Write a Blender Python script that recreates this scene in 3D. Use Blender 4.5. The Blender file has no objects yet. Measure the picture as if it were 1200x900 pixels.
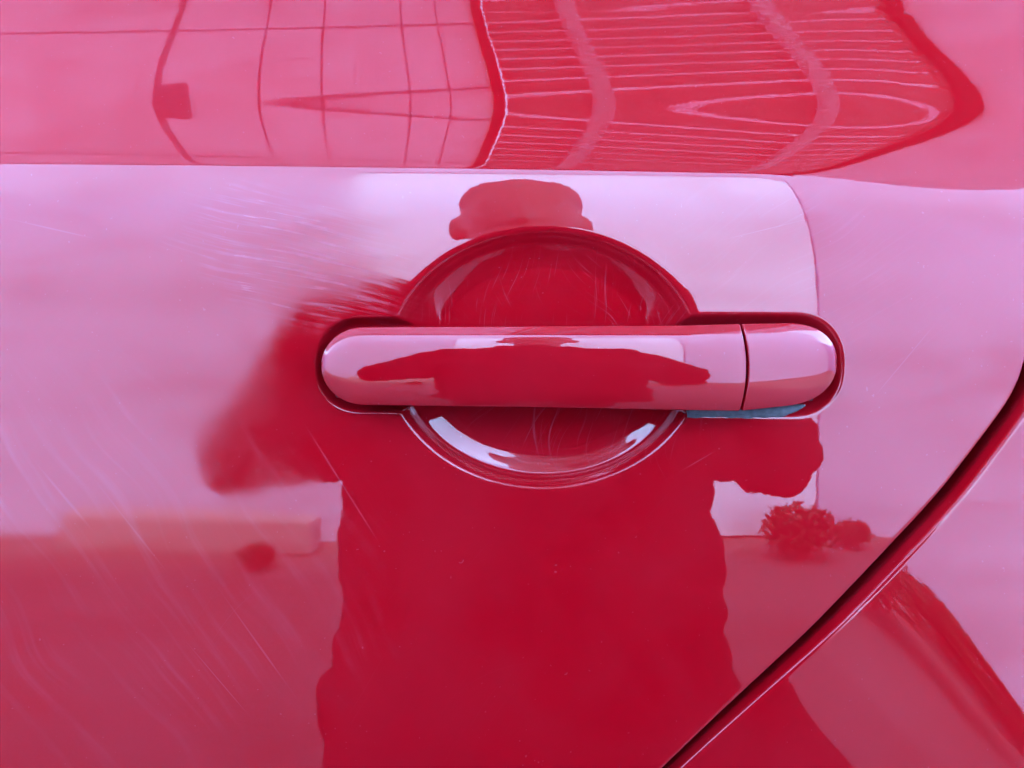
import bpy, bmesh, math, random
import numpy as np
from mathutils import Vector, Matrix

random.seed(4)
np.random.seed(4)
SC = bpy.context.scene
COL = SC.collection
R = math.radians

# ------------------------------------------------------------------ camera
CAM_H = 0.92            # height of the lens above the ground
D = 0.355               # lens to door skin
FPX = 924.0             # focal length in photo pixels (1200 wide)
K = D / FPX             # metres per photo pixel on the door skin
cam_d = bpy.data.cameras.new('camera')
cam = bpy.data.objects.new('camera', cam_d)
COL.objects.link(cam)
cam.location = (0, -D, CAM_H)
cam.rotation_euler = (R(90), 0, 0)
cam_d.sensor_fit = 'HORIZONTAL'
cam_d.angle = 2 * math.atan(600 / FPX)
cam_d.clip_start = 0.005
cam_d.clip_end = 1000
SC.camera = cam

# ------------------------------------------------------------------ sky, sun, exposure
SUN_EL = 63
world = bpy.data.worlds.new('World')
SC.world = world
world.use_nodes = True
wn = world.node_tree
bg = wn.nodes['Background']
sky = wn.nodes.new('ShaderNodeTexSky')
sky.sky_type = 'NISHITA'
sky.sun_disc = False
sky.sun_elevation = R(SUN_EL)
sky.sun_rotation = R(0)
sky.air_density = 1.0
sky.ozone_density = 3.5
sky.dust_density = 0.7
wn.links.new(sky.outputs[0], bg.inputs[0])
bg.inputs[1].default_value = 0.15
sun_d = bpy.data.lights.new('sun', 'SUN')
sun_d.energy = 0.5
sun_d.angle = R(12)
sun_d.color = (1.0, 0.96, 0.92)
sun = bpy.data.objects.new('sun', sun_d)
COL.objects.link(sun)
sun.rotation_euler = (R(-(90 - SUN_EL)), 0, 0)
sun.location = (0, 3, 6)
vs = SC.view_settings
vs.view_transform = 'Standard'
vs.look = 'None'
vs.gamma = 1
vs.use_curve_mapping = False
vs.exposure = 5.3
SC.cycles.max_bounces = 10
SC.cycles.use_denoising = True
SC.cycles.caustics_reflective = False
SC.cycles.caustics_refractive = False

# ------------------------------------------------------------------ material helpers
class N:
    """small wrapper that writes node graphs"""
    def __init__(s, name):
        s.m = bpy.data.materials.new(name)
        s.m.use_nodes = True
        s.t = s.m.node_tree
        s.p = s.t.nodes['Principled BSDF']
        s.co = s.t.nodes.new('ShaderNodeTexCoord')
        s.obj = s.co.outputs['Object']
    def set(s, sock, v):
        if isinstance(v, (int, float, tuple, list)):
            sock.default_value = v
        else:
            s.t.links.new(v, sock)
    def math(s, op, a, b=0.0, c=None, clamp=False):
        n = s.t.nodes.new('ShaderNodeMath'); n.operation = op; n.use_clamp = clamp
        s.set(n.inputs[0], a); s.set(n.inputs[1], b)
        if c is not None: s.set(n.inputs[2], c)
        return n.outputs[0]
    def ramp(s, v, a, b, lo=0.0, hi=1.0):
        n = s.t.nodes.new('ShaderNodeMapRange'); n.interpolation_type = 'SMOOTHSTEP'
        s.set(n.inputs[0], v)
        for i, q in enumerate((a, b, lo, hi)): n.inputs[i + 1].default_value = q
        return n.outputs[0]
    def map(s, v, loc=(0, 0, 0), rot=(0, 0, 0), sc=(1, 1, 1)):
        n = s.t.nodes.new('ShaderNodeMapping'); n.vector_type = 'POINT'
        s.set(n.inputs[0], v)
        n.inputs[1].default_value = loc; n.inputs[2].default_value = rot; n.inputs[3].default_value = sc
        return n.outputs[0]
    def noise(s, v, scale, detail=2.0, rough=0.5, dist=0.0):
        n = s.t.nodes.new('ShaderNodeTexNoise')
        s.set(n.inputs['Vector'], v)
        n.inputs['Scale'].default_value = scale; n.inputs['Detail'].default_value = detail
        n.inputs['Roughness'].default_value = rough; n.inputs['Distortion'].default_value = dist
        return n.outputs[0]
    def mixc(s, f, a, b):
        n = s.t.nodes.new('ShaderNodeMix'); n.data_type = 'RGBA'
        s.set(n.inputs[0], f); s.set(n.inputs[6], a); s.set(n.inputs[7], b)
        return n.outputs[2]
    def bump(s, h, dist, strength=1.0, normal=None):
        n = s.t.nodes.new('ShaderNodeBump')
        n.inputs['Strength'].default_value = strength; n.inputs['Distance'].default_value = dist
        s.set(n.inputs['Height'], h)
        if normal is not None: s.set(n.inputs['Normal'], normal)
        return n.outputs[0]
    def spot(s, x, z, rx, rz, ang=0.0, soft=0.55, yloc=0.0):
        """soft elliptical patch on the panel: 1 inside, 0 outside"""
        v = s.map(s.obj, loc=(-x, 0, -z))
        v = s.map(v, rot=(0, R(ang), 0))
        v = s.map(v, sc=(1 / rx, 0, 1 / rz))
        w = s.noise(s.obj, 38, 3, 0.6)
        n = s.t.nodes.new('ShaderNodeVectorMath'); n.operation = 'LENGTH'
        s.set(n.inputs[0], v)
        r = s.math('ADD', n.outputs['Value'], s.math('MULTIPLY', s.math('SUBTRACT', w, 0.5), 1.1))
        return s.ramp(r, soft, 1.15, 1.0, 0.0)
    def streaks(s, ang, along, across, lo, hi, distort=0.0, detail=2.0, seed=0.0):
        """fine lines lying at an angle in the panel's plane"""
        v = s.obj
        if distort:
            nz = s.t.nodes.new('ShaderNodeTexNoise'); nz.inputs['Scale'].default_value = 14
            nz.inputs['Detail'].default_value = 1
            s.set(nz.inputs['Vector'], s.obj)
            a = s.t.nodes.new('ShaderNodeVectorMath'); a.operation = 'MULTIPLY_ADD'
            s.set(a.inputs[0], nz.outputs['Color']); a.inputs[1].default_value = (distort,) * 3
            s.set(a.inputs[2], s.obj)
            v = a.outputs[0]
        v = s.map(v, rot=(0, R(ang), 0), loc=(seed, 0, seed * 0.7))
        v = s.map(v, sc=(along, 0, across))
        n = s.noise(v, 1.0, detail, 0.55)
        return s.ramp(n, lo, hi)

def simple(name, col, rough=0.6, spec=0.3, var=0.12, scale=9.0, bump=0.0, bscale=60.0):
    m = N(name)
    a = tuple(c * (1 - var) for c in col) + (1,)
    b = tuple(min(1, c * (1 + var)) for c in col) + (1,)
    m.set(m.p.inputs['Base Color'], m.mixc(m.noise(m.obj, scale, 4, 0.6), a, b))
    m.p.inputs['Roughness'].default_value = rough
    m.p.inputs['Specular IOR Level'].default_value = spec
    if bump:
        m.set(m.p.inputs['Normal'], m.bump(m.noise(m.obj, bscale, 3), bump))
    return m.m

RED = (0.252, 0.0008, 0.0045)
DUST = (0.42, 0.22, 0.30, 1)

def make_paint(name, kind):
    m = N(name)
    P = m.p
    px = lambda x: (x - 600) * K
    pz = lambda y: (450 - y) * K
    # slow waviness and orange peel of the clear coat
    wave = m.noise(m.obj, 30, 2, 0.5)
    peel = m.noise(m.obj, 420, 2, 0.55)
    fine = m.math('MAXIMUM', m.streaks(52, 9, 1500, 0.66, 0.76, 0.02, seed=1.3),
                  m.streaks(20, 9, 1700, 0.68, 0.78, 0.03, seed=4.1))
    fine2 = m.streaks(-38, 12, 1500, 0.69, 0.78, 0.02, seed=7.7)
    fine = m.math('MAXIMUM', fine, fine2)
    patch = m.ramp(m.noise(m.obj, 7, 2), 0.40, 0.70)
    fine = m.math('MULTIPLY', fine, patch)
    # dust film, thin and uneven
    film = m.math('MULTIPLY', m.ramp(m.noise(m.obj, 11, 4, 0.6), 0.35, 0.75), 0.012)
    film = m.math('ADD', film, m.math('MULTIPLY', fine, 0.022))
    rough = m.math('ADD', 0.012, m.math('MULTIPLY', fine, 0.05))
    h = m.math('ADD', m.math('MULTIPLY', wave, 3.2), m.math('MULTIPLY', peel, 0.75))
    if kind == 'door':
        # rubbed patch up and to the left of the handle
        scuff = m.math('MULTIPLY', m.spot(px(345), pz(300), 150 * K, 78 * K, -14),
                       m.streaks(-15, 26, 620, 0.44, 0.66, 0.015, 3, 2.0))
        # soft wiped streaks low on the left
        wipe = m.math('MULTIPLY', m.spot(px(110), pz(660), 330 * K, 260 * K, 0, 0.3),
                      m.streaks(-55, 7, 130, 0.48, 0.80, 0.03, 3, 5.0))
        # haze where the door edge was polished, to the right of the handle
        buff = m.math('MULTIPLY', m.spot(px(950), pz(300), 190 * K, 190 * K, 0, 0.35),
                      m.streaks(30, 20, 700, 0.52, 0.8, 0.02, 2, 9.0))
        nail = m.math('MULTIPLY', m.spot(px(660), pz(415), 190 * K, 140 * K, 0, 0.6),
                      m.streaks(74, 30, 900, 0.60, 0.72, 0.05, 2, 3.3))
        nail2 = m.math('MULTIPLY', m.spot(px(690), pz(430), 170 * K, 140 * K, 0, 0.6),
                       m.streaks(-62, 30, 800, 0.61, 0.73, 0.06, 2, 6.3))
        nail = m.math('MAXIMUM', nail, nail2)
        film = m.math('ADD', film, m.math('MULTIPLY', scuff, 0.10))
        film = m.math('ADD', film, m.math('MULTIPLY', wipe, 0.08))
        film = m.math('ADD', film, m.math('MULTIPLY', buff, 0.03))
        film = m.math('ADD', film, m.math('MULTIPLY', nail, 0.07))
        rough = m.math('ADD', rough, m.math('MULTIPLY', scuff, 0.16))
        rough = m.math('ADD', rough, m.math('MULTIPLY', m.spot(px(355), pz(285), 130 * K, 140 * K, -14, 0.2), 0.15))
        rough = m.math('ADD', rough, m.math('MULTIPLY', wipe, 0.06))
        rough = m.math('ADD', rough, m.math('MULTIPLY', nail, 0.10))
        rough = m.math('ADD', rough, m.math('MULTIPLY', m.spot(px(110), pz(600), 330 * K, 330 * K, 0, 0.2), 0.045))
        rough = m.math('ADD', rough, m.math('MULTIPLY', m.spot(px(285), pz(470), 120 * K, 150 * K, 30, 0.1), 0.10))
        h = m.math('SUBTRACT', h, m.math('MULTIPLY', scuff, 0.9))
        # single scratches and a chip
        for (sx, sy, sl, sw, sa) in ((58, 267, 70, 1.1, -13), (150, 620, 70, 1.6, -52), (395, 560, 90, 1.2, -58), (70, 585, 60, 2.2, -50),
                                     (343, 374, 6, 2.0, -10), (820, 440 + 100, 26, 0.8, 30), (900, 268, 60, 0.8, 14), (1065, 420, 60, 0.8, 50),
                                     (300, 760, 80, 1.3, -55), (250, 800, 60, 1.0, -50)):
            one = m.spot(px(sx), pz(sy), sl * K, sw * K, sa, 0.1)
            film = m.math('ADD', film, m.math('MULTIPLY', one, 0.07))
    # dust specks
    sp = m.ramp(m.noise(m.obj, 700, 0), 0.835, 0.86)
    film = m.math('ADD', film, m.math('MULTIPLY', sp, 0.08))
    m.set(P.inputs['Base Color'], m.mixc(film, RED + (1,), DUST))
    P.inputs['Roughness'].default_value = 0.55
    P.inputs['Specular IOR Level'].default_value = 0.0
    smear = m.math('MULTIPLY', m.ramp(m.noise(m.map(m.obj, rot=(0, R(-4), 0), sc=(7, 0, 34)), 1.0, 4, 0.6, 0.4), 0.42, 0.74), 0.26)
    m.set(P.inputs['Coat Weight'], m.math('SUBTRACT', 1.0, smear))
    P.inputs['Coat IOR'].default_value = 1.55
    m.set(P.inputs['Coat Roughness'], rough)
    m.set(P.inputs['Coat Normal'], m.bump(h, 4.0e-6))
    return m.m

M = {}
M['door_paint'] = make_paint('red_door_paint', 'door')
M['paint'] = make_paint('red_paint', 'panel')
M['black'] = simple('black_rubber', (0.012, 0.011, 0.012), 0.7, 0.2)
M['gasket'] = simple('grey_gasket', (0.085, 0.092, 0.095), 0.8, 0.2, 0.75, 300, 0.0004, 700)
M['jamb'] = simple('dark_red_jamb', (0.02, 0.002, 0.004), 0.5, 0.3)
M['tyre'] = simple('tyre_rubber', (0.02, 0.02, 0.02), 0.8, 0.2)
M['rim'] = simple('silver_rim', (0.5, 0.5, 0.5), 0.35, 0.5)
g_ = N('window_glass'); g_.p.inputs['Base Color'].default_value = (0.02, 0.025, 0.025, 1)
g_.p.inputs['Roughness'].default_value = 0.02
M['glass'] = g_.m
M['ground'] = simple('grey_concrete', (0.115, 0.10, 0.108), 0.9, 0.15, 0.25, 2.2, 0.004, 40)
M['wall'] = simple('grey_render', (0.38, 0.46, 0.68), 0.85, 0.2, 0.05, 1.2, 0.003, 60)
M['gate'] = simple('white_gate_paint', (0.56, 0.76, 0.98), 0.5, 0.4, 0.02, 2)
t_ = N('translucent_sheet')
tr = t_.t.nodes.new('ShaderNodeBsdfTranslucent'); tr.inputs[0].default_value = (0.60, 0.50, 0.55, 1)
df = t_.t.nodes.new('ShaderNodeBsdfDiffuse'); df.inputs[0].default_value = (0.75, 0.70, 0.74, 1)
mx = t_.t.nodes.new('ShaderNodeMixShader'); mx.inputs[0].default_value = 0.62
t_.t.links.new(tr.outputs[0], mx.inputs[2]); t_.t.links.new(df.outputs[0], mx.inputs[1])
t_.set(tr.inputs[0], t_.mixc(t_.noise(t_.obj, 5, 3), (0.50, 0.42, 0.52, 1), (0.68, 0.60, 0.70, 1)))
t_.t.links.new(mx.outputs[0], t_.t.nodes['Material Output'].inputs[0])
M['plaster'] = t_.m
M['beam'] = simple('pale_beam_paint', (0.90, 0.86, 0.90), 0.7, 0.2, 0.1, 8)
M['batten'] = simple('faded_batten', (0.50, 0.39, 0.44), 0.7, 0.2, 0.15, 8)
M['fascia'] = simple('brown_fascia', (0.16, 0.07, 0.05), 0.7, 0.2, 0.2, 8)
w_ = N('pine_board')
gr = w_.noise(w_.map(w_.obj, sc=(1.5, 26, 26)), 1.0, 4, 0.6, 0.6)
w_.set(w_.p.inputs['Base Color'], w_.mixc(gr, (0.50, 0.22, 0.19, 1), (0.84, 0.50, 0.46, 1)))
w_.p.inputs['Roughness'].default_value = 0.6
M['wood'] = w_.m
M['skin'] = simple('skin', (0.56, 0.34, 0.33), 0.5, 0.4, 0.08, 30)
M['jacket'] = simple('black_jacket_cloth', (0.012, 0.011, 0.013), 0.9, 0.1, 0.2, 40, 0.002, 90)
M['trousers'] = simple('dark_trouser_cloth', (0.015, 0.015, 0.02), 0.9, 0.1, 0.2, 40)
M['hair'] = simple('short_grey_hair', (0.38, 0.31, 0.33), 0.7, 0.3, 0.3, 200)
M['shoe'] = simple('black_shoe', (0.02, 0.02, 0.02), 0.6, 0.3)
M['phone'] = simple('black_phone_case', (0.015, 0.015, 0.017), 0.35, 0.5)
M['leaf'] = simple('dark_leaf', (0.030, 0.040, 0.020), 0.6, 0.3, 0.4, 20)
M['pot'] = simple('clay_pot', (0.14, 0.06, 0.045), 0.8, 0.2, 0.2, 12)
M['sleeper'] = simple('weathered_sleeper', (0.30, 0.27, 0.29), 0.85, 0.2, 0.3, 14, 0.004, 50)

# ------------------------------------------------------------------ object helpers
def link(name, me, mat, parent=None, loc=(0, 0, 0)):
    o = bpy.data.objects.new(name, me)
    COL.objects.link(o)
    if mat is not None and not me.materials: me.materials.append(mat)
    o.location = loc
    if parent: o.parent = parent
    return o

def empty(name, loc=(0, 0, 0), rz=0.0):
    o = bpy.data.objects.new(name, None)
    COL.objects.link(o)
    o.location = loc; o.rotation_euler = (0, 0, rz)
    o.empty_display_size = 0.1
    return o

def tag(o, label, cat, group=None):
    o['label'] = label; o['category'] = cat
    if group: o['group'] = group
    return o

def grid_mesh(name, X, Y, Z, flip=False, keep=None, normals=None):
    """a sheet of quads from three (rows, cols) arrays"""
    r, c = X.shape
    co = np.stack([X, Y, Z], -1).reshape(-1, 3)
    idx = np.arange(r * c).reshape(r, c)
    q = np.stack([idx[:-1, :-1], idx[:-1, 1:], idx[1:, 1:], idx[1:, :-1]], -1).reshape(-1, 4)
    if keep is not None: q = q[keep.reshape(-1)]
    if flip: q = q[:, ::-1]
    used = np.unique(q)
    re = np.full(r * c, -1); re[used] = np.arange(len(used))
    q = re[q]; co = co[used]
    me = bpy.data.meshes.new(name)
    me.vertices.add(len(co)); me.vertices.foreach_set('co', co.astype(np.float32).ravel())
    me.loops.add(q.size); me.loops.foreach_set('vertex_index', q.astype(np.int32).ravel())
    me.polygons.add(len(q)); me.polygons.foreach_set('loop_start', (np.arange(len(q)) * 4).astype(np.int32))
    me.update(calc_edges=True)
    me.shade_smooth()
    if normals is not None:
        me.normals_split_custom_set_from_vertices(normals.reshape(-1, 3)[used].tolist())
    return me

def grid_normals(X, Y, Z):
    P = np.stack([X, Y, Z], -1)
    du = np.gradient(P, axis=1); dv = np.gradient(P, axis=0)
    n = np.cross(du, dv)
    return n / np.maximum(np.linalg.norm(n, axis=-1, keepdims=True), 1e-12)

def box(bm, lo, hi, bev=0.0):
    r = bmesh.ops.create_cube(bm, size=1)
    c = [(a + b) / 2 for a, b in zip(lo, hi)]; s = [b - a for a, b in zip(lo, hi)]
    for v in r['verts']:
        v.co = Vector((c[0] + v.co.x * s[0], c[1] + v.co.y * s[1], c[2] + v.co.z * s[2]))
    if bev:
        es = list({e for v in r['verts'] for e in v.link_edges})
        bmesh.ops.bevel(bm, geom=es, offset=bev, segments=2, affect='EDGES', profile=0.5)

def bm_obj(name, fill, mat, parent=None, loc=(0, 0, 0), smooth=False):
    bm = bmesh.new(); fill(bm)
    bmesh.ops.recalc_face_normals(bm, faces=bm.faces[:])
    me = bpy.data.meshes.new(name); bm.to_mesh(me); bm.free()
    if smooth: me.shade_smooth()
    return link(name, me, mat, parent, loc)

def table(knots, lo, hi, n=6000, sigma=0.004):
    """smoothed curve through knots [(t, value)], returned as sample arrays"""
    t = np.linspace(lo, hi, n)
    k = np.array(sorted(knots))
    v = np.interp(t, k[:, 0], k[:, 1])
    dt = t[1] - t[0]
    w = max(1, int(3 * sigma / dt))
    g = np.exp(-0.5 * (np.arange(-w, w + 1) * dt / sigma) ** 2); g /= g.sum()
    v = np.convolve(np.pad(v, w, mode='edge'), g, mode='valid')
    return t, v

def integral(t, v, zero):
    f = np.concatenate([[0], np.cumsum((v[1:] + v[:-1]) / 2 * np.diff(t))])
    return f - np.interp(zero, t, f)

def sstep(a, b, x):
    u = np.clip((x - a) / (b - a), 0, 1)
    return u * u * (3 - 2 * u)

PX = lambda x: (np.asarray(x, float) - 600) * K
PZ = lambda y: (450 - np.asarray(y, float)) * K

# ------------------------------------------------------------------ door skin as a surface
low_k = [(-0.62, -9), (-0.45, -6), (-0.30, -3.5), (PZ(900), -2.1), (PZ(640), -1.6), (PZ(450), -1.3),
         (PZ(340), -0.9), (PZ(290), 1.0), (PZ(240), 4.0), (PZ(203), 6.0), (PZ(120), 7.0), (0.30, 7.0)]
tz, tv = table([(float(a), b) for a, b in low_k], -0.65, 0.35, 8000, 0.007)
low_f = integral(tz, np.tan(np.radians(tv)), 0.0)
up_k = [(-0.02, 9.0), (0.0, 9.0), (38 * K, 12.0), (80 * K, 14.0), (130 * K, 9.6), (190 * K, 3.2), (0.10, -2.0), (0.2, -2.0)]
tu, uv_ = table([(float(a), b) for a, b in up_k], -0.02, 0.2, 4000, 0.006)
up_f = integral(tu, np.tan(np.radians(uv_)), 0.0)

def crease_z(x):
    p = x / K + 600
    return PZ(188 + 13.5 * np.clip(p / 900, -1.5, 1.2) - 3.0 * sstep(900, 1200, p))

def skin(x, z):
    """distance of the bare door skin behind the y = 0 plane"""
    p = x / K + 600
    f = np.interp(z, tz, low_f)
    w = 0.0011 + 0.030 * sstep(880, 1180, p)
    t = z - crease_z(x)
    s = 0.5 * (t + np.sqrt(t * t + w * w))
    f = f + np.interp(np.minimum(s, 0.19), tu, up_f)
    return f + x * x / (2 * 7.0)

# the round finger recess
BX, BZ, BA, BB = float(PX(638)), float(PZ(420)), 185 * K, 152 * K
bk = [(-0.004, 0), (-0.0030, 0.0), (-0.0004, 0.34), (0.0002, 0.55), (0.0014, 1.35), (0.0026, 0.75), (0.0036, 1.7), (0.0048, 1.3),
      (0.0060, 0.34), (0.0120, 0.25), (0.0172, 0.15), (0.0186, 0.018), (0.026, 0.01), (0.06, 0.0)]
bk2 = [(-0.004, 0), (-0.0016, 0.0), (0.0006, 0.50), (0.0024, 1.10), (0.0036, 0.55), (0.0046, 1.00), (0.0058, 0.80),
       (0.0068, 0.60), (0.0120, 0.46), (0.0170, 0.28), (0.0186, 0.03), (0.026, 0.012), (0.06, 0.0)]
tb, bv = table(bk, -0.01, 0.08, 9000, 0.0005)
bowl_f = integral(tb, bv, -0.004)                # lower half
tb2, bv2 = table(bk2, -0.01, 0.08, 9000, 0.0005)
bowl_f2 = integral(tb2, bv2, -0.004)             # upper half, a little deeper at the wall

def bowl(x, z):
    rho = np.sqrt(((x - BX) / BA) ** 2 + ((z - BZ) / BB) ** 2)
    u = (1 - rho) * (BA + BB) / 2
    w = sstep(-0.30, 0.22, (z - BZ) / BB)
    return np.interp(u, tb, bowl_f) * (1 - w) + np.interp(u, tb2, bowl_f2) * w, u

def slot(x, z):
    """shallow pocket the handle ends sit in"""
    p = x / K + 600; q = 450 - z / K
    rad = np.interp(p, [380, 900], [52.5, 58.5])
    cl, cr = 424.0, 929.0
    cy = np.interp(p, [380, 900], [427.0, 428.0])
    dx = np.where(p < cl, p - cl, np.where(p > cr, p - cr, 0))
    d = (np.abs(dx) ** 2.3 + np.abs(q - cy) ** 2.3) ** (1 / 2.3)
    u = (rad - d) * K
    wide = np.interp(p, [500, 800], [0.0, 1.0])
    a = sstep(-0.0016, 0.0030 + 0.002 * wide, u) * 0.0065
    return a

def relief(x, z):
    b, u = bowl(x, z)
    s = slot(x, z)
    k = 0.0007
    m = 0.5 * (b + s + np.sqrt((b - s) ** 2 + k * k)) - k / 2
    # the metal is drawn in a little all round the pocket
    p = x / K + 600; q = 450 - z / K
    e = np.sqrt(np.maximum(0, ((p - 400) / 120)) ** 2 * 0 + ((p - 385) / 62) ** 2 + ((q - 430) / 95) ** 2)
    dip = 0.0011 * np.exp(-e ** 2)
    return m + dip * (p < 640), u, s

def door_y(x, z):
    m, u, s = relief(x, z)
    return skin(x, z) + m

gap_p = [(-1500, 1262), (-200, 1262), (150, 1252), (330, 1232), (458, 1200), (578, 1109), (660, 1032), (741, 955), (821, 869),
         (900, 787), (1000, 690), (1150, 575), (1400, 470), (2100, 420)]
tg, gv = table([(float(PZ(a)), float(PX(b))) for a, b in gap_p], -0.66, 0.76, 8000, 0.008)
gap_x = lambda z: np.interp(z, tg, gv)

def axis(segs):
    out = []
    for a, b, n in segs:
        out.append(np.linspace(a, b, n, endpoint=False))
    return np.concatenate(out + [[segs[-1][1]]])

# ------------------------------------------------------------------ car
car = tag(empty('parked_car'), 'glossy red car parked under the timber carport, its side panels scuffed', 'car')

zc0 = float(PZ(190))
zr = axis([(-0.56, -0.19, 60), (-0.19, zc0 - 0.008, 520), (zc0 - 0.008, zc0 + 0.006, 70), (zc0 + 0.006, 0.18, 130), (0.18, 0.21, 8)])
sc_ = axis([(-0.66, -0.24, 50), (-0.24, -0.105, 210), (-0.105, 0.155, 500), (0.155, 0.26, 160)])
S, ZN = np.meshgrid(sc_, zr)
G = gap_x(ZN)
x0 = -0.66
edge_off = np.array([0.0022, 0.0015, 0.0010, 0.0006, 0.0003, 0.0001, 0.0, 0.0, 0.0])
edge_dep = np.array([0.0, 0.00005, 0.00018, 0.00042, 0.00075, 0.0012, 0.002, 0.005, 0.012])
wgt = sstep(0.0, 0.16, S)                      # only the rear part follows the edge
Xd = np.where(S < 0, S, S + (G - 0.003 - 0.26) * np.clip(S / 0.26, 0, 1) ** 1.0)
Xd = np.where(G < 0.02, x0 + (S - x0) / (0.26 - x0) * (G - 0.003 - x0), Xd)
# smooth hand-over for rows whose edge runs far forward
hand = sstep(0.16, 0.02, G)
Xd2 = x0 + (S - x0) / (0.26 - x0) * (G - 0.003 - x0)
Xd1 = np.where(S < 0, S, S + (G - 0.003 - 0.26) * np.clip(S / 0.26, 0, 1))
Xd = Xd1 * (1 - hand) + Xd2 * hand
shift = (crease_z(Xd) - zc0) * np.exp(-((ZN - zc0) / 0.05) ** 2)
Zd = ZN + shift
Yd = door_y(Xd, Zd)
ge = gap_x(zr)[:, None]
Xe = ge - edge_off[None, :]
she = (crease_z(Xe) - zc0) * np.exp(-((zr[:, None] - zc0) / 0.05) ** 2)
Ze = zr[:, None] + she
Ye = door_y(Xe, Ze) + edge_dep[None, :]
Xd = np.hstack([Xd, Xe]); Zd = np.hstack([Zd, Ze]); Yd = np.hstack([Yd, Ye])
Nd = grid_normals(Xd, Yd, Zd)
_, Ud, Sd = relief(Xd, Zd)
inside = (Ud > -0.002) & (bowl(Xd, Zd)[0] >= Sd * 0.7)
fin = inside[:-1, :-1]
door = link('door', grid_mesh('door', Xd, Yd, Zd, keep=~fin, normals=Nd), M['door_paint'], car, (0, 0, CAM_H))
door['label'] = 'rear door skin with a sharp shoulder crease'
link('handle_recess', grid_mesh('handle_recess', Xd, Yd, Zd, keep=fin, normals=Nd), M['door_paint'], door)

# rear quarter panel, rolled edge along the door gap, swelling over the wheel arch
def quarter_y(x, z):
    f = skin(x, z)
    bump = 0.040 * np.exp(-((x - 0.315) ** 2 + (z + 0.307) ** 2) / (2 * 0.12 ** 2))
    return f - bump - math.tan(R(1.5)) * (z + 0.10) * sstep(0.20, -0.02, z) - math.tan(R(1.5)) * 0 + 0.0032

lip_off = np.array([20.5, 20.6, 20.8, 21.1, 21.5, 22.0, 22.6, 24.0, 25.8, 27.5, 28.8, 29.8, 30.8, 32.2, 34.2, 37.0]) * K
lip_dep = np.array([18, 11, 7.6, 6.0, 5.2, 4.75, 4.4, 3.7, 2.75, 1.9, 1.25, 0.80, 0.45, 0.18, 0.05, 0.0]) * 1e-3
zq = axis([(-0.56, -0.19, 70), (-0.19, 0.18, 420), (0.18, 0.21, 8)])
gq = gap_x(zq)[:, None]
narrow = np.interp(zq, [PZ(900), PZ(700)], [0.80, 1.0])[:, None]
Xl = gq + lip_off[None, :] * narrow
tq = axis([(0.0, 0.12, 200), (0.12, 0.5, 160), (0.5, 1.0, 50)])[1:]
endx = 0.95
Xq = gq + lip_off[-1] * narrow + tq[None, :] * (endx - gq - lip_off[-1] * narrow)
Xq = np.hstack([Xl, Xq])
Zq = np.broadcast_to(zq[:, None], Xq.shape)
Yq = quarter_y(Xq, Zq)
Yq[:, :len(lip_off)] += lip_dep[None, :]
WC = (0.45, -0.60)                             # wheel centre, relative to the lens height
WR = 0.335
rq = np.hypot(Xq - WC[0], Zq - WC[1])
keepq = (rq > WR)[:-1, :-1]
link('quarter_panel', grid_mesh('quarter_panel', Xq, Yq, Zq, keep=keepq, normals=grid_normals(Xq, Yq, Zq)), M['paint'], car, (0, 0, CAM_H))['label'] = 'rear quarter panel behind the door gap'

# jamb behind the gap, with a rubber seal along it
zj = np.linspace(-0.55, 0.205, 160)
oj = np.array([-0.016, -0.008, 0.0, 0.008, 0.016])
Xj = gap_x(zj)[:, None] + oj[None, :]
Zj = np.broadcast_to(zj[:, None], Xj.shape)
Yj = skin(Xj, Zj) + np.array([0.020, 0.0215, 0.022, 0.0195, 0.0165])[None, :]
link('door_jamb', grid_mesh('door_jamb', Xj, Yj, Zj), M['jamb'], car, (0, 0, CAM_H))
ang = np.linspace(0, 2 * math.pi, 9)
Xs = gap_x(zj)[:, None] + 0.0022 + 0.0045 * np.cos(ang)[None, :]
Ys = skin(gap_x(zj), zj)[:, None] + 0.0130 + 0.0045 * np.sin(ang)[None, :]
Zs = np.broadcast_to(zj[:, None], Xs.shape)
link('door_seal', grid_mesh('door_seal', Xs, Ys, Zs), M['black'], car, (0, 0, CAM_H))

# ------------------------------------------------------------------ handle
# outline in photo pixels: upper and lower edge against x
top_k = [(376, 386), (430, 385), (650, 384), (800, 383), (868, 381), (925, 380), (985, 381)]
bot_k = [(376, 471), (430, 473), (650, 476), (800, 479), (868, 480), (925, 474), (985, 466)]
XL, XR = 377.5, 981.0
def outline(p):
    t = np.interp(p, *zip(*top_k)); b = np.interp(p, *zip(*bot_k))
    mid, h = (t + b) / 2, (b - t) / 2
    rl, rr = 47.0, 58.0
    ul = np.clip((XL + rl - p) / rl, 0, 1); ur = np.clip((p - (XR - rr)) / rr, 0, 1)
    e = (1 - ul ** 2.05) ** (1 / 2.05) * (1 - ur ** 2.5) ** (1 / 2.3)
    return mid, np.maximum(h * e, 0.02), h
# slope across the face (degrees against position, -1 bottom .. 1 top)
fk = [(-1.0, -30), (-0.8, -17), (-0.5, -8.5), (-0.1, -5.0), (0.36, 0.6), (0.62, 7), (0.80, 15), (0.92, 24), (1.0, 33)]
tf, fv = table(fk, -1.0, 1.0, 2000, 0.04)
face_f = integral(tf, np.tan(np.radians(fv)), 0.1)   # grows away from the crest, in half-heights

def proud(p):
    """how far the crest of the handle stands out of the door"""
    s = (p - 655) / 300.0
    return 0.0228 - 0.0112 * np.abs(s) ** 2.0 - 0.0012 * sstep(0.80, 1.1, np.abs(s))

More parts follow.
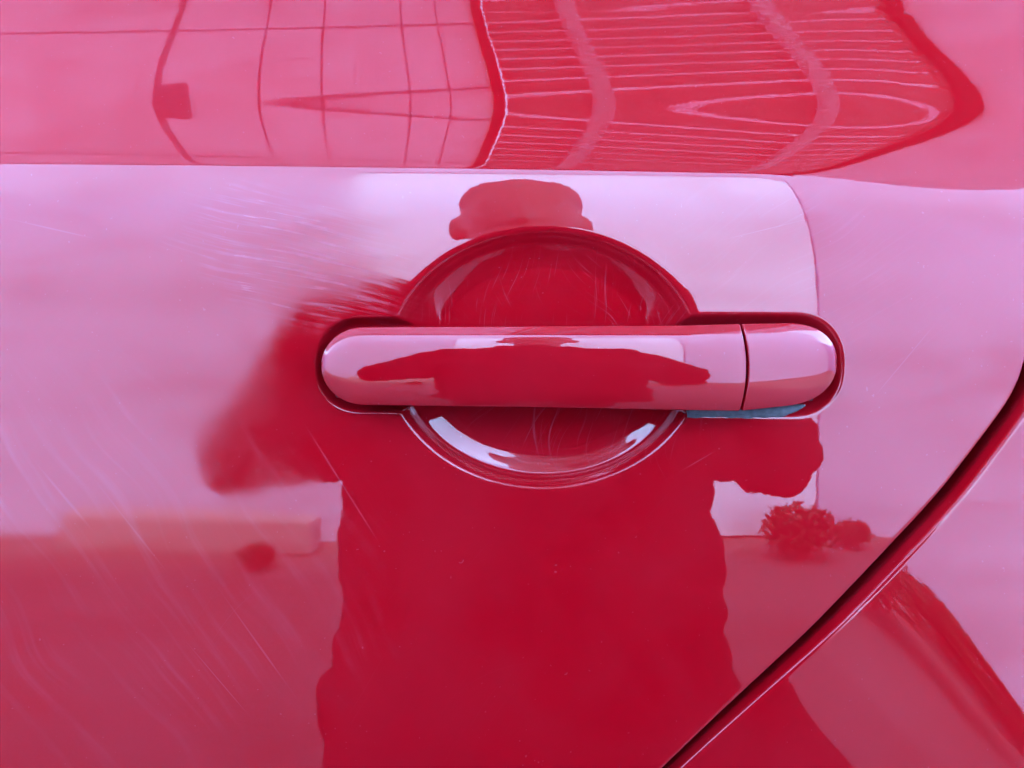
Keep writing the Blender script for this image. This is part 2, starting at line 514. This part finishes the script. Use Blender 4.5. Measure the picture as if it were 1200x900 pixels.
def handle_part(p0, p1, cap_l, cap_r, curve, nu=260):
    """piece of the handle between two photo columns; curve bends its cut end"""
    u = 0.5 - 0.5 * np.cos(np.linspace(0, math.pi, nu))
    v = np.sin(np.linspace(-math.pi / 2, math.pi / 2, 64))
    U, V = np.meshgrid(u, v)
    lo = p0 + (curve * (1 - V ** 2) if cap_l else 0)
    hi = p1 + (curve * (1 - V ** 2) if cap_r else 0)
    Pq = lo + U * (hi - lo)
    mid, h, hfull = outline(Pq)
    vv = V
    q = mid - vv * h
    pr = proud(Pq)
    # rounded over towards the outline
    rel = h / hfull
    sink = np.interp(vv, tf, face_f) * h * K
    endr = (1 - np.maximum(0, rel) ** 0.16) * 0.0055
    pr2 = pr - sink - endr
    s = (D - pr2) / D
    X = (Pq - 600) * K * s
    Z = (450 - q) * K * s
    Y = -pr2 + skin((Pq - 600) * K, PZ(q) * 0 + PZ(430)) * 0.9
    return X, Y, Z, Pq, V

def close_part(name, X, Y, Z, mat, parent, edge=0.0006, depth=0.012):
    """front sheet plus a small rounded edge and a wall running back from its rim"""
    rim = np.concatenate([np.stack([X, Y, Z], -1)[0, :], np.stack([X, Y, Z], -1)[1:, -1],
                          np.stack([X, Y, Z], -1)[-1, ::-1][1:], np.stack([X, Y, Z], -1)[::-1, 0][1:-1]])
    r, c = X.shape
    co = np.stack([X, Y, Z], -1).reshape(-1, 3)
    idx = np.arange(r * c).reshape(r, c)
    ring = np.concatenate([idx[0, :], idx[1:, -1], idx[-1, ::-1][1:], idx[::-1, 0][1:-1]])
    faces = [tuple(int(a) for a in f) for f in np.stack([idx[:-1, :-1], idx[:-1, 1:], idx[1:, 1:], idx[1:, :-1]], -1).reshape(-1, 4)]
    cen = rim.mean(0)
    nrm = np.roll(rim, -1, 0) - np.roll(rim, 1, 0)
    out = np.stack([nrm[:, 2], 0 * nrm[:, 0], -nrm[:, 0]], -1)
    out /= np.maximum(np.linalg.norm(out, axis=1, keepdims=True), 1e-9)
    prev = ring
    allco = [co]; base = len(co)
    for (o_, d_) in ((0.35, 0.12), (0.75, 0.45), (1.0, 1.0), (1.0, None)):
        p = rim + out * edge * o_
        p[:, 1] = rim[:, 1] + (edge * 1.3 * d_ if d_ is not None else 0)
        if d_ is None: p[:, 1] = np.maximum(rim[:, 1] + 0.002, rim[:, 1] + depth)
        cur = np.arange(base, base + len(p)); base += len(p)
        allco.append(p)
        n = len(p)
        for i in range(n):
            j = (i + 1) % n
            faces.append((int(prev[j]), int(prev[i]), int(cur[i]), int(cur[j])))
        prev = cur
    faces.append(tuple(int(i) for i in prev[::-1]))
    me = bpy.data.meshes.new(name)
    me.from_pydata(np.concatenate(allco).tolist(), [], faces)
    bm = bmesh.new(); bm.from_mesh(me)
    bmesh.ops.remove_doubles(bm, verts=bm.verts[:], dist=2e-6)
    bmesh.ops.recalc_face_normals(bm, faces=bm.faces[:])
    bm.to_mesh(me); bm.free()
    me.shade_smooth()
    return link(name, me, mat, parent)

CUT = 866.5
a = handle_part(XL, CUT, False, True, 7.5)
close_part('door_handle', a[0], a[1], a[2], M['paint'], door)['label'] = 'smooth red pull handle bar across the recess'
a = handle_part(CUT + 5.5, XR, True, False, 7.5, 140)
close_part('handle_cap', a[0], a[1], a[2], M['paint'], door)['label'] = 'red rounded end cap of the handle'

# dirty grey gasket under the cap
def gasket(bm):
    n = 60
    rows = []
    for i in range(n):
        t = i / (n - 1)
        p = 806 + t * 138
        lower = 491.0 + 0.8 * math.sin(p * 0.11) + 0.6 * math.sin(p * 0.31) - 15 * max(0, (p - 905) / 40) ** 1.6
        upper = 474
        rad = 0.5 * max(2.0, (lower - upper)) * K
        cz = float(PZ((lower + upper) / 2))
        rows.append([bm.verts.new((float(PX(p)), -0.0002 - 0.0018 * math.cos(a_) + 0.002, cz + rad * math.sin(a_)))
                     for a_ in np.linspace(0, 2 * math.pi, 9)[:-1]])
    for r0, r1 in zip(rows[:-1], rows[1:]):
        for k in range(8):
            bm.faces.new((r0[k], r0[(k + 1) % 8], r1[(k + 1) % 8], r1[k]))
    bm.faces.new(rows[0]); bm.faces.new(rows[-1][::-1])
bm_obj('gasket', gasket, M['gasket'], door, smooth=True)['label'] = 'dirty blue-grey gasket under the handle cap'

# black mounting foot of the handle in the slot, at both ends
def foot(bm):
    box(bm, (float(PX(392)), 0.001, float(PZ(466))), (float(PX(452)), 0.0195, float(PZ(394))), 0.001)
bm_obj('handle_foot', foot, M['black'], door)
def foot(bm):
    box(bm, (float(PX(842)), 0.001, float(PZ(470))), (float(PX(955)), 0.0195, float(PZ(392))), 0.001)
bm_obj('handle_foot', foot, M['black'], door)

# the rest of the car's side, outside the picture
zf = np.linspace(-0.56, 0.21, 120); xf = np.linspace(-1.55, -0.6655, 40)
XF, ZF = np.meshgrid(xf, zf)
link('front_door', grid_mesh('front_door', XF, skin(XF, ZF) - XF ** 2 / 14 + 0.031, ZF), M['paint'], car, (0, 0, CAM_H))
def sill(bm): box(bm, (-1.55, 0.035, 0.20), (0.12, 0.30, 0.362), 0.03)
bm_obj('sill', sill, M['paint'], car)
def core(bm): box(bm, (-1.55, 0.12, 0.30), (0.11, 1.5, 1.12), 0.03); box(bm, (0.12, 0.30, 0.30), (0.93, 1.5, 1.12), 0.03)
bm_obj('body_light_block', core, M['jamb'], car)  # unseen dark block added to stop light passing through the car
def glass(bm):
    v = [bm.verts.new(p) for p in ((-1.5, 0.135, 1.135), (0.30, 0.135, 1.135), (0.12, 0.30, 1.42), (-1.3, 0.30, 1.42))]
    f = bm.faces.new(v)
    r = bmesh.ops.extrude_face_region(bm, geom=[f])
    for g in r['geom']:
        if isinstance(g, bmesh.types.BMVert): g.co.y += 0.006
bm_obj('side_window', glass, M['glass'], car)
def roof(bm): box(bm, (-1.35, 0.29, 1.42), (0.45, 1.35, 1.46), 0.018)
bm_obj('car_roof', roof, M['paint'], car)
def pill(bm):
    v = [bm.verts.new(p) for p in ((0.30, 0.13, 1.125), (0.93, 0.13, 1.125), (0.60, 0.30, 1.42), (0.125, 0.30, 1.42))]
    f = bm.faces.new(v)
    r = bmesh.ops.extrude_face_region(bm, geom=[f])
    for g in r['geom']:
        if isinstance(g, bmesh.types.BMVert): g.co.y += 0.03
bm_obj('rear_pillar', pill, M['paint'], car)
def lathe(prof, n=48):
    def fill(bm):
        rings = []
        for r_, y_ in prof:
            rings.append([bm.verts.new((r_ * math.cos(2 * math.pi * k / n), y_, r_ * math.sin(2 * math.pi * k / n))) for k in range(n)])
        for a_, b_ in zip(rings[:-1], rings[1:]):
            for k in range(n): bm.faces.new((a_[k], a_[(k + 1) % n], b_[(k + 1) % n], b_[k]))
    return fill
wheel = bm_obj('wheel', lathe([(0.20, 0.06), (0.21, 0.03), (0.27, 0.02), (0.305, 0.035), (0.32, 0.06), (0.32, 0.2), (0.30, 0.22), (0.2, 0.22)]),
               M['tyre'], car, (WC[0], 0.02, 0.32), True)
bm_obj('rim', lathe([(0.001, 0.055), (0.05, 0.05), (0.06, 0.07), (0.17, 0.06), (0.20, 0.045), (0.205, 0.06), (0.205, 0.1)]), M['rim'], wheel, smooth=True)

# ------------------------------------------------------------------ setting
def flat(bm):
    v = [bm.verts.new((x, y, 0)) for x, y in ((-150, -150), (150, -150), (150, 150), (-150, 150))]
    bm.faces.new(v)
bm_obj('ground', flat, M['ground'])['kind'] = 'structure'

# house wall opposite the car, with its white gate
WY = -3.30
house = tag(empty('house_wall', (0, WY, 0)), 'pale grey rendered wall opposite the car, mirrored in the paint', 'wall')
GX0, GX1, GZ = -0.88, 1.60, 2.74
bm_obj('wall', lambda bm: box(bm, (-7, -0.25, 0), (GX0, 0, 3.6)), M['wall'], house)
bm_obj('wall', lambda bm: box(bm, (GX1, -0.25, 0), (5.5, 0, 3.6)), M['wall'], house)
bm_obj('lintel', lambda bm: box(bm, (GX0 + 0.001, -0.25, GZ), (GX1 - 0.001, -0.004, 3.597)), M['wall'], house)
bm_obj('side_wall', lambda bm: box(bm, (-6.2, 0.001, 0), (-6.0, 6.0, 2.5)), M['wall'], house)
bm_obj('side_wall', lambda bm: box(bm, (5.2, 0.001, 0), (5.4, 6.0, 2.5)), M['wall'], house)
gate = bm_obj('gate', lambda bm: box(bm, (GX0 + 0.005, -0.12, 0.01), (GX1 - 0.005, -0.02, GZ - 0.004), 0.004), M['gate'], house)
gate['label'] = 'bright white gate in the wall'

# carport: boards with gaps between them, pale soffit sheets further along
TH = R(-7.5)
RZ = CAM_H + 1.5
port = tag(empty('carport', (0, 0, 0), TH), 'timber carport roof over the red car, mirrored above its crease', 'carport')
def shared(name, fill, mat):
    bm = bmesh.new(); fill(bm)
    me = bpy.data.meshes.new(name); bm.to_mesh(me); bm.free(); me.materials.append(mat)
    return me
L = 1.24
pm = shared('plank', lambda bm: box(bm, (0, -0.031, 0), (L, 0.031, 0.004), 0.001), M['wood'])
y = -1.76
while y < 2.2:
    o = link('plank', pm, None, port, (0.105, y, RZ + random.uniform(0, 0.003)))
    y += 0.0735
rs = shared('gap_dimming_sheet', lambda bm: box(bm, (0.0, 0.002, 0), (1.23, 0.458, 0.006), 0.001), M['plaster'])  # translucent sheet added over the boards to dim sky in their gaps
for j in range(9):
    link('gap_dimming_sheet', rs, None, port, (0.11, -1.786 + 0.46 * j, RZ + 0.032))
sm = shared('soffit_panel', lambda bm: box(bm, (0.002, 0.002, 0), (0.838, 0.458, 0.006), 0.001), M['plaster'])
for i in range(5):
    for j in range(9):
        link('soffit_panel', sm, None, port, (0.068 - 0.84 * (i + 1), -1.786 + 0.46 * j, RZ - 0.02))
for i in range(1):
    for j in range(9):
        link('soffit_panel', sm, None, port, (1.387 + 0.84 * i, -1.786 + 0.46 * j, RZ - 0.02))
for i in range(1, 5):
    bm_obj('batten', lambda bm: box(bm, (0.058 - 0.84 * i, -1.785, RZ - 0.030), (0.074 - 0.84 * i, 2.2, RZ - 0.0205)), M['plaster'], port)
for j in range(1, 9):
    bm_obj('batten', lambda bm: box(bm, (-4.1, -1.790 + 0.46 * j, RZ - 0.026), (0.066, -1.782 + 0.46 * j, RZ - 0.0207)), M['plaster'], port)
bm_obj('junction_box', lambda bm: box(bm, (-0.77, -0.93, RZ - 0.05), (-0.69, -0.85, RZ - 0.021), 0.004), M['plaster'], port)
for x in (0.32, 0.91):
    bm_obj('beam', lambda bm: box(bm, (x, -1.785, RZ - 0.055), (x + 0.048, 2.2, RZ - 0.003), 0.004), M['beam'], port)
bm_obj('beam', lambda bm: box(bm, (0.0685, -1.785, RZ - 0.04), (0.098, 2.2, RZ + 0.036), 0.002), M['fascia'], port)
for x in (-0.52, -0.36, -0.14, -0.04):
    bm_obj('batten', lambda bm: box(bm, (x, -1.785, RZ - 0.030), (x + 0.005, 2.2, RZ - 0.0205)), M['plaster'], port)
bm_obj('fascia', lambda bm: box(bm, (1.345, -1.79, RZ - 0.022), (1.385, 2.2, RZ + 0.05), 0.003), M['fascia'], port)
bm_obj('fascia', lambda bm: box(bm, (-4.5, -1.84, RZ - 0.09), (1.385, -1.791, RZ + 0.05), 0.003), M['fascia'], port)
for x, yy in ((-4.2, -1.78), (-4.2, 2.05), (1.1, 2.05)):
    bm_obj('post', lambda bm: box(bm, (x, yy, 0), (x + 0.1, yy + 0.1, RZ - 0.01), 0.004), M['beam'], port)

# potted shrubs and a sleeper at the wall's foot
def shrub(loc, s, label, n=1500):
    root = tag(empty('low_shrub', loc), label, 'shrub', 'shrubs at the foot of the wall')
    def stem(bm):
        for k in range(7):
            a_ = k * 0.9
            v0 = [bm.verts.new((0.008 * s * math.cos(q), 0.008 * s * math.sin(q), 0)) for q in (0, 2.1, 4.2)]
            c = Vector((0.12 * s * math.cos(a_), 0.12 * s * math.sin(a_), 0.16 * s))
            v1 = [bm.verts.new(c + Vector((0.003 * math.cos(q), 0.003 * math.sin(q), 0))) for q in (0, 2.1, 4.2)]
            for q in range(3): bm.faces.new((v0[q], v0[(q + 1) % 3], v1[(q + 1) % 3], v1[q]))
    bm_obj('stem', stem, M['pot'], root)
    def leaves(bm):
        for i in range(n):
            d = Vector((random.gauss(0, 1), random.gauss(0, 1), random.gauss(0, 1))).normalized() * (random.random() ** 0.4)
            d *= 0.85 + 0.3 * mnoise.noise(d * 2.2 + Vector(loc))
            c = Vector((d.x * 0.25 * s, d.y * 0.20 * s, 0.145 * s + d.z * 0.14 * s))
            r_ = Matrix.Rotation(random.uniform(0, 6.28), 3, Vector((random.gauss(0, 1), random.gauss(0, 1), random.gauss(0, 1))).normalized())
            a_ = 0.024 * s
            v = [bm.verts.new(c + r_ @ Vector(p)) for p in ((0, -a_, 0), (a_ * 0.5, 0, a_ * 0.15), (0, a_, 0), (-a_ * 0.5, 0, a_ * 0.15))]
            bm.faces.new(v)
    bm_obj('foliage', leaves, M['leaf'], root)
from mathutils import noise as mnoise
shrub((1.37, -2.98, 0), 0.88, 'larger dark round shrub growing beside the white gate')
shrub((1.70, -3.10, 0), 0.50, 'smaller dark shrub growing against the grey wall')
shrub((-1.14, -2.80, 0), 0.42, 'little dark shrub growing near the timber sleeper')
tag(bm_obj('sleeper', lambda bm: box(bm, (-2.2, -3.2, 0), (-0.95, -3.0, 0.17), 0.012), M['sleeper']), 'weathered timber sleeper lying along the wall', 'sleeper')

# ------------------------------------------------------------------ the photographer
person = tag(empty('person', (0.01, -0.66, 0)), 'person in a dark jacket with added dark hand covers as shade, kneeling to photograph the door, mirrored in it', 'person')
PO = Vector((0.01, -0.66, 0))

def ell(bm, c, r, seg=20):
    m_ = Matrix.Translation(Vector(c) - PO) @ Matrix.Diagonal((*r, 1))
    bmesh.ops.create_uvsphere(bm, u_segments=seg, v_segments=seg // 2 + 2, radius=1, matrix=m_)

def limb(bm, pts, n=14):
    """tapered tube with round ends through (x, y, z, radius)"""
    for (a_, b_) in zip(pts[:-1], pts[1:]):
        A, B = Vector(a_[:3]), Vector(b_[:3])
        steps = max(2, int((B - A).length / (min(a_[3], b_[3]) * 0.5)) + 1)
        dirv = (B - A).normalized()
        q = dirv.to_track_quat('Z', 'Y').to_matrix()
        rings = []
        for i in range(steps + 1):
            t = i / steps
            c = A.lerp(B, t) - PO; r_ = a_[3] * (1 - t) + b_[3] * t
            rings.append([bm.verts.new(c + q @ Vector((r_ * math.cos(6.28318 * k / n), r_ * math.sin(6.28318 * k / n), 0))) for k in range(n)])
        for r0, r1 in zip(rings[:-1], rings[1:]):
            for k in range(n): bm.faces.new((r0[k], r0[(k + 1) % n], r1[(k + 1) % n], r1[k]))
        bm.faces.new(rings[0][::-1]); bm.faces.new(rings[-1])
    for p in pts: ell(bm, p[:3], (p[3],) * 3, 14)

def loft(bm, rings, n=40):
    """torso-like body through (cx, cy, z, half width, half depth)"""
    rr = []
    for cx, cy, z, rx, ry in rings:
        rr.append([bm.verts.new(Vector((cx + rx * math.copysign(abs(math.cos(a_)) ** 0.75, math.cos(a_)),
                                        cy + ry * math.copysign(abs(math.sin(a_)) ** 0.85, math.sin(a_)), z)) - PO)
                   for a_ in [2 * math.pi * k / n for k in range(n)]])
    for r0, r1 in zip(rr[:-1], rr[1:]):
        for k in range(n): bm.faces.new((r0[k], r0[(k + 1) % n], r1[(k + 1) % n], r1[k]))
    bm.faces.new(rr[0][::-1]); bm.faces.new(rr[-1])

from mathutils import noise as mnoise
def organic(name, fill, mat, parent, voxel, smooth=6, rumple=0.0):
    """fuse overlapping volumes into one continuous skin"""
    bm = bmesh.new(); fill(bm)
    bmesh.ops.recalc_face_normals(bm, faces=bm.faces[:])
    me = bpy.data.meshes.new(name); bm.to_mesh(me); bm.free()
    o = bpy.data.objects.new(name, me); COL.objects.link(o)
    r_ = o.modifiers.new('fuse', 'REMESH'); r_.mode = 'VOXEL'; r_.voxel_size = voxel
    s_ = o.modifiers.new('soft', 'SMOOTH'); s_.factor = 0.5; s_.iterations = smooth
    dg = bpy.context.evaluated_depsgraph_get()
    me2 = bpy.data.meshes.new_from_object(o.evaluated_get(dg))
    bpy.data.objects.remove(o); bpy.data.meshes.remove(me)
    if rumple:
        nv = len(me2.vertices)
        co = np.empty(nv * 3, np.float32); no = np.empty(nv * 3, np.float32)
        me2.vertices.foreach_get('co', co); me2.vertices.foreach_get('normal', no)
        co = co.reshape(-1, 3); no = no.reshape(-1, 3)
        d = np.array([mnoise.noise(Vector(c) * 9.0) + 0.7 * mnoise.noise(Vector(c) * 27.0 + Vector((3, 1, 7))) for c in co.tolist()])
        me2.vertices.foreach_set('co', (co + no * (rumple * d)[:, None]).astype(np.float32).ravel())
    me2.name = name; me2.shade_smooth(); me2.materials.clear()
    return link(name, me2, mat, parent)

HX, HY, HZ = 0.012, -0.635, 1.185
def hand(bm, s, g):
    ell(bm, (s * 0.098, -0.415, 0.900), (0.022 + g, 0.034 + g, 0.040 + g), 20)
    for k in range(4):                                            # fingers along the back of the phone
        zz = 0.938 - 0.022 * k
        ln = (0.92, 1.0, 0.95, 0.78)[k]
        limb(bm, [(s * 0.094, -0.398, zz, 0.0095 + g), (s * 0.090, -0.366, zz + 0.002, 0.0090 + g),
                  (s * (0.090 - 0.030 * ln), -0.3562, zz + 0.003, 0.0075 + g)], 10)
    limb(bm, [(s * 0.092, -0.425, 0.892, 0.012 + g), (s * 0.080, -0.402, 0.903, 0.0105 + g), (s * 0.055, -0.3835, 0.912, 0.009 + g)], 10)
def body(bm):
    ell(bm, (HX, HY, HZ + 0.012), (0.082, 0.098, 0.112), 28)          # skull
    for s in (-1, 1): ell(bm, (HX + s * 0.034, HY - 0.005, HZ + 0.052), (0.046, 0.080, 0.064), 24)
    ell(bm, (HX, HY + 0.028, HZ - 0.055), (0.060, 0.066, 0.070), 24)  # jaw
    ell(bm, (HX, HY + 0.075, HZ - 0.098), (0.028, 0.020, 0.020))      # chin
    limb(bm, [(HX, HY + 0.088, HZ + 0.022, 0.009), (HX, HY + 0.108, HZ - 0.018, 0.014)])
    limb(bm, [(HX - 0.020, HY + 0.088, HZ - 0.058, 0.008), (HX + 0.020, HY + 0.088, HZ - 0.058, 0.008)])
    limb(bm, [(HX - 0.045, HY + 0.076, HZ + 0.040, 0.010), (HX + 0.045, HY + 0.076, HZ + 0.040, 0.010)])
    for s in (-1, 1):
        ell(bm, (HX + s * 0.086, HY - 0.012, HZ - 0.012), (0.014, 0.024, 0.036))
    limb(bm, [(HX, HY - 0.015, HZ - 0.07, 0.056), (0.01, -0.675, 1.0, 0.062)])
    loft(bm, [(0.01, -0.68, 0.50, 0.17, 0.11), (0.01, -0.68, 0.75, 0.18, 0.11), (0.01, -0.68, 0.98, 0.19, 0.10), (0.01, -0.68, 1.02, 0.12, 0.07)])
    for s in (-1, 1):
        w = (s * 0.115, -0.455, 0.880)
        limb(bm, [(s * 0.20, -0.68, 0.96, 0.05), (s * 0.355, -0.60, 0.80, 0.042), (w[0], w[1], w[2], 0.029)])
        hand(bm, s, 0.0)
        limb(bm, [(s * 0.10, -0.68, 0.50, 0.085), (s * 0.16, -0.57, 0.085, 0.062), (s * 0.15, -0.95, 0.07, 0.045)])
organic('body', body, M['skin'], person, 0.0055, 4)
def jacket(bm):
    loft(bm, [(0.03, -0.68, 0.36, 0.305, 0.17), (0.03, -0.68, 0.46, 0.290, 0.17), (0.03, -0.68, 0.58, 0.266, 0.165), (0.022, -0.68, 0.70, 0.254, 0.16),
              (0.01, -0.68, 0.84, 0.245, 0.15), (0.01, -0.68, 0.95, 0.235, 0.13), (0.01, -0.68, 1.010, 0.205, 0.105), (0.01, -0.675, 1.05, 0.11, 0.085), (0.01, -0.67, 1.075, 0.082, 0.078)])
    for s in (-1, 1):
        limb(bm, [(s * 0.185 + 0.01, -0.68, 0.972, 0.070), (s * 0.275, -0.64, 0.875, 0.064), (s * 0.350, -0.60, 0.803, 0.060),
                  (s * 0.25, -0.53, 0.84, 0.052), (s * 0.128, -0.462, 0.876, 0.040)])
    for s, k, w_ in ((-1, 0.44, 0.0), (1, 0.60, 0.012)):   # folds
        ell(bm, (s * (0.215 + w_), -0.66, k), (0.060, 0.07, 0.075))
organic('jacket', jacket, M['jacket'], person, 0.008, 5, 0.016)
def trousers(bm):
    loft(bm, [(0.01, -0.69, 0.40, 0.20, 0.14), (0.01, -0.69, 0.56, 0.19, 0.13)])
    for s in (-1, 1):
        limb(bm, [(s * 0.11, -0.69, 0.47, 0.105), (s * 0.165, -0.565, 0.09, 0.078), (s * 0.155, -0.95, 0.075, 0.062)])
organic('trousers', trousers, M['trousers'], person, 0.012, 4)
for s in (-1, 1):
    def shoe(bm): limb(bm, [(s * 0.155, -0.97, 0.085, 0.055), (s * 0.16, -1.02, 0.045, 0.042), (s * 0.16, -1.09, 0.05, 0.045)])
    organic('shoe', shoe, M['shoe'], person, 0.008, 4)
for s in (-1, 1):
    def hand_darkener(bm):
        hand(bm, s, 0.0018)
        limb(bm, [(s * 0.100, -0.425, 0.895, 0.030), (s * 0.122, -0.460, 0.878, 0.036)])
    organic('hand_darkener', hand_darkener, M['jacket'], person, 0.004, 2)  # dark covers added over the hands to stand in for shade
def hair(bm):
    ell(bm, (HX, HY - 0.012, HZ + 0.030), (0.084, 0.100, 0.100), 32)
    for s in (-1, 1): ell(bm, (HX + s * 0.036, HY - 0.012, HZ + 0.056), (0.050, 0.082, 0.066), 24)
    ell(bm, (HX, HY - 0.030, HZ - 0.005), (0.080, 0.082, 0.085), 32)
organic('hair', hair, M['hair'], person, 0.006, 3)

phone = tag(empty('phone', (0, -0.37, 0.92)), 'black phone held upright in both hands by the kneeling person', 'phone')
bm_obj('case', lambda bm: box(bm, (-0.078, -0.0045, -0.038), (0.078, 0.004, 0.038), 0.003), M['phone'], phone, smooth=False)
bm_obj('screen', lambda bm: box(bm, (-0.073, -0.0062, -0.034), (0.073, -0.0048, 0.034)), M['glass'], phone)
